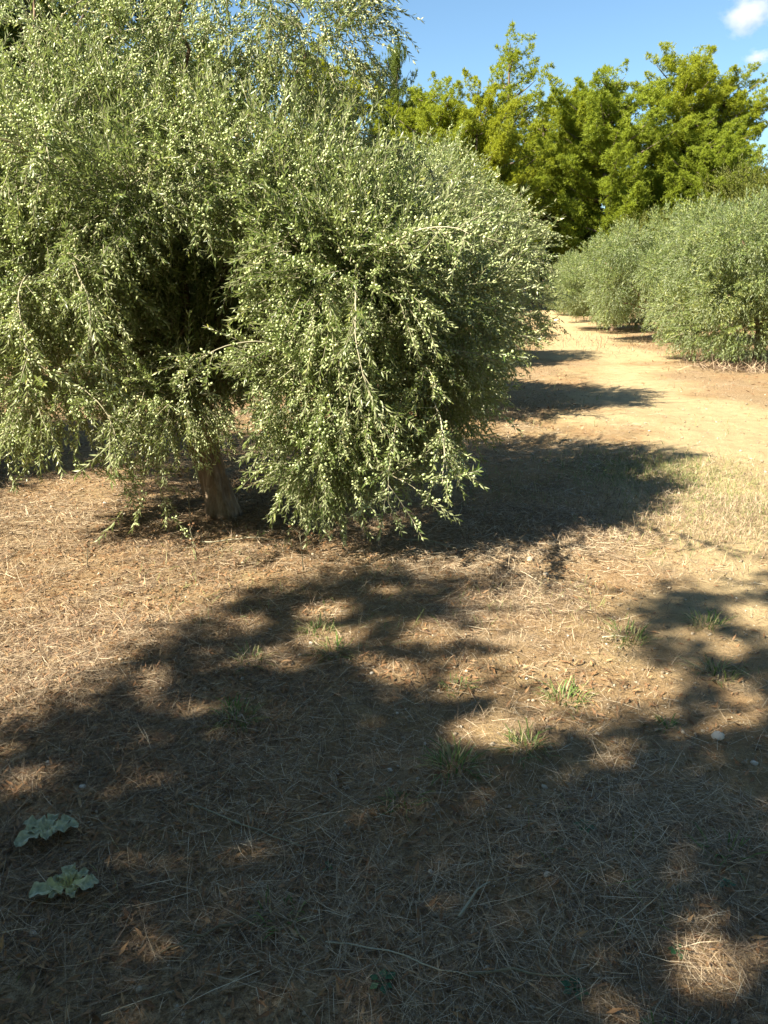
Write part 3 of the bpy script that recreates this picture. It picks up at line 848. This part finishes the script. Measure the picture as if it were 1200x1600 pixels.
x, y, d = polar(r5, 80000, 1.2, 26)
dens = (.25 + .75 * sstep(1.5, -1.2, x) * sstep(9, 5, y)) * (1 - .9 * track(x, y)) * sstep(.35, .6, fbm(x * 1.2, y * 1.2, 91, 3) + .08)
k = r5.random(len(x)) < dens; x, y, d = x[k], y[k], d[k]; n = len(x)
a = r5.uniform(0, 6.28, n)
D = np.stack([np.cos(a), np.sin(a), r5.normal(.1, .3, n)], -1)
acc = Acc()
Rm = frames(norm(np.stack([r5.normal(0, .5, n), r5.normal(0, .5, n), np.ones(n)], -1)), a)
stamp(acc, LEAF * [.010, .040, .02], LEAF_F, np.stack([x, y, gz(x, y) + .008], -1), Rm, r5.uniform(.6, 1.2, n) * np.clip(d / 6, 1, 2), None, r5.normal(0, .22, n))
tag(acc.build('fallen_leaves', M['dry_leaf']), 'brown fallen olive leaves scattered over the dry ground', 'leaves', kind='stuff')

# short dead grass still standing, in patches
x, y, d = polar(r5, 120000, 1.6, 30)
patch = sstep(.50, .66, fbm(x * .7, y * .7, 95, 3))
band = np.exp(-((x - 2.4) / 1.3) ** 2 - ((y - 5.6) / 1.4) ** 2) + .9 * np.exp(-((x - 2.2) / .9) ** 2 - ((y - 10.0) / .6) ** 2) + .6 * np.exp(-((x - 5.5) / 1.8) ** 2 - ((y - 19) / 2.5) ** 2)
dens = np.clip(.25 * patch + .8 * band, 0, 1) * (1 - .8 * track(x, y) * (band < .3))
k = r5.random(len(x)) < dens; x, y, d = x[k], y[k], d[k]; n = len(x)
hgt = r5.gamma(4, .009, n) + .012
V, F, T = blades(r5, x, y, hgt * 1.2, .0014 * np.clip(d / 3, .9, 2.5), r5.uniform(.1, 1.3, n), np.clip(r5.normal(.5, .24, n), 0, 1), curve=.5)
r7 = np.random.default_rng(77); n = 16000
x = r7.normal(2.75, .75, n); y = r7.normal(5.2, .62, n); kk = fbm(x * 2.2, y * 2.2, 111, 3) > .44; x, y = x[kk], y[kk]; n = len(x)
V2, F2, T2 = blades(r7, x, y, r7.gamma(4, .011, n) + .015, np.full(n, .0022), r7.uniform(.15, 1.3, n), np.clip(r7.normal(.47, .2, n), 0, 1), curve=.45)
F = np.vstack([F, F2 + len(V)]); V = np.vstack([V, V2]); T = np.concatenate([T, T2])
tag(mk('dry_grass', V, F, M['straw'], tint=T), 'short dead grass standing in patches beside the track', 'grass', kind='stuff')
x, y, d = polar(r5, 80000, 1.6, 18)
g1 = np.exp(-((x - 2.3) / .55) ** 2 - ((y - 6.6) / .6) ** 2) + .8 * np.exp(-((x - .9) / .5) ** 2 - ((y - 6.0) / .5) ** 2) + .5 * np.exp(-((x - 2.6) / .7) ** 2 - ((y - 11) / .8) ** 2) + .22 * sstep(.56, .7, fbm(x * 1.1, y * 1.1, 99, 3))
k = r5.random(len(x)) < np.clip(g1, 0, 1) * .5; x, y, d = x[k], y[k], d[k]; n = len(x)
V, F, T = blades(r5, x, y, r5.gamma(4, .012, n) + .015, .002 * np.clip(d / 3, .9, 2.5), r5.uniform(.4, 1.3, n), np.clip(r5.normal(.6, .25, n), 0, 1), curve=.4)
n = 5000
x = np.concatenate([r7.normal(2.35, .45, n), r7.normal(2.75, .6, n)]); y = np.concatenate([r7.normal(6.5, .35, n), r7.normal(5.3, .5, n)]); n = len(x)
V2, F2, T2 = blades(r7, x, y, r7.gamma(4, .010, n) + .012, np.full(n, .0024), r7.uniform(.3, 1.3, n), np.clip(r7.normal(.66, .22, n), 0, 1), curve=.4)
F = np.vstack([F, F2 + len(V)]); V = np.vstack([V, V2]); T = np.concatenate([T, T2])
tag(mk('sparse_grass', V, F, M['grass'], tint=T), 'thin greenish grass sprouting in the dry ground', 'grass', kind='stuff')

# gravel and clods
def rock(r, sub=1):
    import bmesh
    bm = bmesh.new(); bmesh.ops.create_icosphere(bm, subdivisions=sub, radius=1)
    V = np.array([v.co[:] for v in bm.verts]); F = np.array([[v.index for v in f.verts] for f in bm.faces]); bm.free()
    for _ in range(4):
        nrm = norm(r.normal(0, 1, 3)); h = V @ nrm; c = r.uniform(.45, .8)
        V = np.where((h > c)[:, None], V - nrm * (h - c)[:, None] * .8, V)
    V = V * (1 + r.normal(0, .06, (len(V), 1))) * [1, r.uniform(.65, .95), r.uniform(.45, .7)]
    return V, F
RK = [rock(r5) for _ in range(4)]
acc = Acc()
x, y, d = polar(r5, 13000, 1.1, 14)
sz = np.clip(r5.lognormal(math.log(.0045), .5, len(x)), .002, .014) * np.clip(d / 4, 1, 1.6)
pick = r5.integers(0, 4, len(x)); tt = np.clip(r5.beta(1.0, 4.2, len(x)), 0, 1) - .5
for k in range(4):
    s = pick == k; m = int(s.sum())
    Rm = frames(norm(np.stack([r5.normal(0, .25, m), r5.normal(0, .25, m), np.ones(m)], -1)), r5.uniform(0, 6.28, m))
    stamp(acc, RK[k][0], RK[k][1], np.stack([x[s], y[s], gz(x[s], y[s]) + sz[s] * .3], -1), Rm, sz[s], None, tt[s])
tag(acc.build('gravel', M['stone'], smooth=False), 'small pale pebbles and crumbs of earth in the soil', 'gravel', kind='stuff')

# single stones
STONES = [(1.20, 2.42, .026, 'largest white stone at the right in the shade'), (1.215, 2.46, .016, 'smaller pale stone touching the largest white one'),
          (-2.00, 3.30, .030, 'flat pale stone in the sun near the left edge'), (1.26, 2.27, .014, 'small pale stone just below the largest white one'),
          (1.33, 2.08, .012, 'little white stone near the right edge beside the sun patch'), (-1.14, 2.27, .015, 'cream stone at the left edge of the shade'),
          (-.98, 2.15, .012, 'cream stone right of the left shade edge'), (.86, 4.28, .032, 'ochre stone in the sun on the track below the pale grass'),
          (.90, 4.02, .022, 'ochre clod in front of the stone on the track'), (-.33, 3.18, .014, 'white stone in the light gap near the middle'),
          (-.05, 2.9, .011, 'white stone beside the sunlit patch in the middle'), (.05, 2.62, .010, 'small white stone below the middle sunlit patch'),
          (.02, 2.26, .010, 'tiny white stone in the centre of the shade'), (.45, 1.75, .012, 'tiny pale stone in the dark lower right')]
for k, (x, y, s, lab) in enumerate(STONES):
    V, F = rock(np.random.default_rng(200 + k), 2)
    o = mk('stone', V * s, F, M['stone'], tint=np.full(len(V), .5 if 'ochre' in lab else .66))
    o.location = (x, y, float(gz(x, y)) + s * .32); o.rotation_euler = (0, 0, k)
    tag(o, lab, 'stone', 'loose stones on the ground')

# ------------------------------------------------------------------ green grass tufts
TU = [(-.56, 2.55, .10, 90, .35, 'green grass tuft in the middle left of the shade'), (.50, 2.36, .10, 80, .45, 'yellow green grass tuft below the sunlit patches'),
      (.24, 2.27, .10, 110, .75, 'wide half dry grass tuft near the centre of the shade'), (.98, 1.85, .09, 26, .15, 'bluish green grass tuft beside the right sun spots'),
      (1.05, 2.52, .06, 40, .1, 'flat dark green grass patch above the white stones'), (1.42, 2.95, .11, 70, .45, 'grass tuft in dappled light at the right edge'),
      (-.22, 3.10, .10, 70, .4, 'grass tuft at the upper middle edge of the shade'), (-.58, 3.02, .09, 60, .6, 'grey green grass tuft left of the bare patch'),
      (.29, 2.80, .08, 40, .1, 'dark green grass sprig right of the centre'), (1.12, 3.25, .12, 90, .7, 'pale grass tuft at the tip of the right shadow'),
      (.72, 2.72, .10, 90, .5, 'olive green grass along the lower edge of the sunlit tongue'), (.05, 2.08, .07, 40, .5, 'thin grass below the wide half dry tuft'),
      (-.30, 3.3, .10, 80, .8, 'straw coloured grass tuft on the shadow edge'), (1.55, 3.4, .10, 70, .8, 'dry grass tuft in the sun near the right edge'),
      (.62, 1.28, .06, 24, .1, 'small green grass tuft at the bottom right'), (-.27, 1.62, .07, 40, .5, 'dull grass tuft in the dark left of the bottom middle')]
def tuft_ob(seed, n, h, dry):
    r = np.random.default_rng(seed)
    q = r.random(n) ** .6 * h * .8; a = r.uniform(0, 6.28, n)
    L = h * r.uniform(.5, 1.25, n); out = a + r.normal(0, .7, n)
    p0 = np.stack([np.cos(a) * q, np.sin(a) * q, np.full(n, -.012)], -1)
    lean = r.uniform(.25, .95, n)
    dirv = np.stack([np.cos(out) * lean, np.sin(out) * lean, np.sqrt(1 - lean ** 2 * .9)], -1)
    p1 = p0 + dirv * (L * .5)[:, None]; p2 = p1 + dirv * (L * .5)[:, None] * [1.25, 1.25, .55]
    p3 = p2 + dirv * (L * .35)[:, None] * [1.3, 1.3, -.25]
    w = np.stack([-np.sin(out), np.cos(out), np.zeros(n)], -1) * (.0019 * r.uniform(.7, 1.4, n))[:, None]
    V = np.stack([p0 - w, p0 + w, p1 - w, p1 + w, p2 - w * .7, p2 + w * .7, p3], 1).reshape(-1, 3)
    F = (np.array([[0, 1, 3], [0, 3, 2], [2, 3, 5], [2, 5, 4], [4, 5, 6]])[None] + (np.arange(n) * 7)[:, None, None]).reshape(-1, 3)
    T = np.where(r.random(n) < dry, r.uniform(.8, 1, n), r.uniform(.1, .6, n))
    return V, F, np.repeat(T, 7)
for k, (x, y, h, n, dry, lab) in enumerate(TU):
    V, F, T = tuft_ob(300 + k, n, h * .8, dry * .6)
    o = mk('grass_tuft', V, F, M['grass'], tint=T)
    o.location = (x, y, float(gz(x, y)))
    tag(o, lab, 'grass', 'green grass tufts in the foreground')

# ------------------------------------------------------------------ felted grey rosettes
def felt_leaf(r, L, W, curl):
    nl, nw = 14, 7; seedp = r.uniform(0, 6)
    V = []
    for a in range(nl):
        t = a / (nl - 1)
        w = W * (math.sin(math.pi * min(1, .10 + t * .84)) ** .8) * (.4 + .8 * t) * (1 + .13 * math.sin(t * 15 + seedp))
        for b in range(nw):
            s = b / (nw - 1) * 2 - 1
            V.append([s * w, t * L, L * curl * t * (1 - t * .95) + abs(s) * w * .35 - .25 * w * (1 - s * s) * .4 + r.normal(0, .0018)])
    F = []
    for a in range(nl - 1):
        for b in range(nw - 1):
            i = a * nw + b; F.append([i, i + 1, i + 1 + nw, i + nw])
    V = np.array(V)
    V[:, 2] += .009 * np.sin(V[:, 1] / L * 14 + r.uniform(0, 6)) * (np.abs(V[:, 0]) / W)
    return V, np.array(F)
def rosette(x, y, seed, angs, lab, yellow):
    r = np.random.default_rng(seed)
    root = empty('mullein_rosette', (x, y, float(gz(x, y)) + .008))
    for k, (a, L) in enumerate(angs):
        V, F = felt_leaf(r, L * .76, L * .25, r.uniform(.4, .65))
        t = np.clip(1 - V[:, 1] / L * 1.6, 0, 1) * yellow
        o = mk('leaf', V, F, M['felt'], root, tint=t, smooth=True)
        o.rotation_euler = (R(r.uniform(0, 14)), 0, R(a - 90)); o.location = (math.cos(R(a)) * .008, math.sin(R(a)) * .008, .004 + .003 * k)
    tag(root, lab, 'plant', 'felted grey green rosettes')
rosette(-.985, 1.90, 1, [(10, .105), (45, .095), (95, .08), (135, .085), (168, .095), (205, .085), (236, .12), (290, .07), (335, .085)], 'grey green felted leaf rosette, the upper one at the lower left', .15)
rosette(-.84, 1.69, 2, [(22, .085), (62, .075), (112, .09), (165, .07), (207, .12), (240, .07), (300, .06), (338, .10), (85, .045), (150, .045)], 'grey felted leaf rosette with yellowish heart, the lower one', .95)

# small broad leaved weeds
WE = [(-.005, 1.40, .028, 'small bright green weed at the bottom middle'), (.60, 1.94, .024, 'small green weed with paired leaves right of the centre'),
      (.44, 1.39, .024, 'bluish green leggy weed at the bottom right of the middle'), (-.165, 1.80, .018, 'tiny green seedling left of the dark centre'),
      (.93, 1.72, .02, 'tiny green weed above the right sun spot'), (.72, 1.50, .02, 'tiny yellow green weed inside the right sun spot')]
for k, (x, y, s, lab) in enumerate(WE):
    r = np.random.default_rng(400 + k)
    root = empty('weed', (x, y, float(gz(x, y)) + .004))
    sa = Acc()
    for q in range(6):
        a = q * 1.1 + r.uniform(-.3, .3); L = s * r.uniform(.7, 1.2)
        V = LEAF * [L * .8, L, L] ; ca, sn = math.cos(a), math.sin(a)
        Rz = np.array([[ca, -sn, 0], [sn, ca, 0], [0, 0, 1]])
        o = mk('leaf', (V + [0, s * .35, s * .35]) @ Rz.T, LEAF_F, M['weed'], root, tint=np.full(5, r.uniform(.2, .9)))
        tv, tf = tube(np.array([[0, 0, -.004], [0, s * .15, s * .25], [0, s * .4, s * .35]]) @ Rz.T, [.0012, .001, .0008], 4); sa.add(tv, tf, .5)
    mk('stem', *sa.out()[:2], M['weed'], root, tint=sa.out()[2])
    tag(root, lab, 'weed', 'small broad leaved weeds')

# ------------------------------------------------------------------ fallen sticks
ST = [([(-.62, 2.06), (-.45, 1.96), (-.30, 1.90), (-.22, 1.87)], .003, .55, 'long thin curved stick lying left of the centre'),
      ([(-.14, 1.52), (.0, 1.50), (.10, 1.44), (.22, 1.42)], .0022, .9, 'pale curved straw stalk near the bottom middle'),
      ([(.19, 1.60), (.25, 1.68), (.29, 1.72)], .004, .75, 'short pale split stick in the dark right of the middle'),
      ([(1.0, 3.22), (1.06, 3.235), (1.13, 3.25)], .0042, .8, 'short pale stick on the sunlit ground at the right'),
      ([(.20, 1.43), (.30, 1.44), (.38, 1.41), (.46, 1.42)], .0035, .45, 'grey root end at the bottom right of the middle'),
      ([(-.30, 1.62), (-.45, 1.55), (-.55, 1.50)], .004, .15, 'dark stick at the lower left beside the sun flecks'),
      ([(.10, 4.75), (.32, 4.60), (.45, 4.50)], .006, .7, 'broken branch lying in the shadow edge right of the weeping branch'),
      ([(-1.15, 4.55), (-.85, 4.62), (-.65, 4.66)], .005, .85, 'pale stalk lying in the straw before the trunk')]
for k, (pp, rad, t, lab) in enumerate(ST):
    pp = np.array(pp); q = np.linspace(0, 1, 9)
    xs = np.interp(q, np.linspace(0, 1, len(pp)), pp[:, 0]); ys = np.interp(q, np.linspace(0, 1, len(pp)), pp[:, 1])
    r = np.random.default_rng(500 + k)
    P = np.stack([xs + r.normal(0, .004, 9), ys + r.normal(0, .004, 9), gz(xs, ys) + rad + .008 + .01 * np.sin(q * 3)], -1)
    c = P.mean(0)
    V, F = tube(P - c, np.linspace(rad, rad * .5, 9), 6)
    o = mk('stick', V, F, M['twig'], tint=np.full(len(V), t), smooth=True); o.location = tuple(c)
    tag(o, lab, 'stick', 'fallen sticks')

# dry seed stalks that stand in front of the weeping branch and by the trunk
DS = [(-.46, 4.12, .26, 'dry brown seed stalk standing in front of the weeping branch'), (-1.72, 4.20, .16, 'small dry seed stalk in the straw at the left'),
      (-1.30, 4.95, .42, 'thin reddish dry stalk standing left of the trunk'), (-1.12, 4.35, .18, 'short dry stalk in the straw before the trunk')]
for k, (x, y, h, lab) in enumerate(DS):
    r = np.random.default_rng(600 + k)
    root = empty('dry_weed', (x, y, float(gz(x, y)) - .01)); sa, ba = Acc(), Acc()
    top = np.array([r.normal(0, .03), r.normal(0, .03), h])
    tv, tf = tube(bez((0, 0, 0), top * [.2, .2, .5], top, 6), np.linspace(.0035, .0015, 6), 5); sa.add(tv, tf, .3)
    for q in range(7):
        p = top * r.uniform(.35, 1); a = r.uniform(0, 6.28); L = h * r.uniform(.15, .38)
        e = p + np.array([math.cos(a) * L, math.sin(a) * L, L * r.uniform(.3, 1)])
        tv, tf = tube(bez(p, (p + e) / 2, e, 3), [.0018, .0013, .001], 4); sa.add(tv, tf, .25)
        for z in range(2):
            s = r.uniform(.008, .014); c = e - (e - p) * r.uniform(0, .5)
            ba.add(c + rock(r)[0] * s, RK[0][1], r.uniform(0, .3))
    sa.build('stem', M['twig'], root); ba.build('seed_heads', M['dry_leaf'], root)['kind'] = 'stuff'
    tag(root, lab, 'dry plant', 'dry seed stalks')

# brushwood heap before the broad right hand olive
r6 = np.random.default_rng(66); n = 900
x = r6.normal(6.7, .55, n); y = r6.normal(14.3, .35, n)
V, F, T = blades(r6, x, y, r6.uniform(.12, .4, n), np.full(n, .010), r6.uniform(.0, .9, n), np.clip(r6.normal(.35, .2, n), 0, 1))
tag(mk('pruned_brush', V, F, M['straw'], tint=T), 'dry pruned brush lying before the broad olive on the right', 'brush', kind='stuff')
x = r6.normal(6.9, 1.6, 1300); y = r6.normal(20.5, 2.2, 1300)
V, F, T = blades(r6, x, y, r6.uniform(.06, .22, 1300), np.full(1300, .008), r6.uniform(.2, 1.4, 1300), np.clip(r6.normal(.3, .2, 1300), 0, 1))
tag(mk('dead_weeds', V, F, M['straw'], tint=T), 'standing dead weeds under the right hand olive row', 'weeds', kind='stuff')

# ------------------------------------------------------------------ clouds: puffs of vapour far off
def cloudmat():
    m, nt, out = newmat('cloud_vapour')
    tc = nt.nodes.new('ShaderNodeTexCoord')
    n = nt.nodes.new('ShaderNodeTexNoise'); n.inputs['Scale'].default_value = 2.2; n.inputs['Detail'].default_value = 5; n.inputs['Roughness'].default_value = .6
    nt.links.new(tc.outputs['Object'], n.inputs[0])
    ln = nt.nodes.new('ShaderNodeVectorMath'); ln.operation = 'LENGTH'; nt.links.new(tc.outputs['Object'], ln.inputs[0])
    a = nt.nodes.new('ShaderNodeMath'); a.operation = 'MULTIPLY_ADD'; a.inputs[1].default_value = 1.5
    nt.links.new(n.outputs[0], a.inputs[0])
    b = nt.nodes.new('ShaderNodeMath'); b.operation = 'MULTIPLY'; b.inputs[1].default_value = -1.0
    nt.links.new(ln.outputs['Value'], b.inputs[0]); nt.links.new(b.outputs[0], a.inputs[2])
    mr = nt.nodes.new('ShaderNodeMapRange'); mr.inputs['From Min'].default_value = .05; mr.inputs['From Max'].default_value = .55
    mr.inputs['To Max'].default_value = .045
    nt.links.new(a.outputs[0], mr.inputs[0])
    v = nt.nodes.new('ShaderNodeVolumePrincipled'); v.inputs['Color'].default_value = (.88, .83, .90, 1); v.inputs['Anisotropy'].default_value = .2
    nt.links.new(mr.outputs[0], v.inputs['Density'])
    nt.links.new(v.outputs[0], out.inputs['Volume'])
    return m
CM = cloudmat()
import bmesh
for k, (loc, s, lab) in enumerate([((284, 690, 199), (27, 25, 20), 'soft pale cloud at the top right corner'), ((296, 690, 169), (16, 15, 9), 'small faint cloud below the larger one at the right edge')]):
    bm = bmesh.new(); bmesh.ops.create_icosphere(bm, subdivisions=3, radius=1.05)
    me = bpy.data.meshes.new('cloud'); bm.to_mesh(me); bm.free()
    me.materials.append(CM)
    o = bpy.data.objects.new('cloud', me); COL.objects.link(o); o.location = loc; o.scale = s
    tag(o, lab, 'cloud', 'clouds')
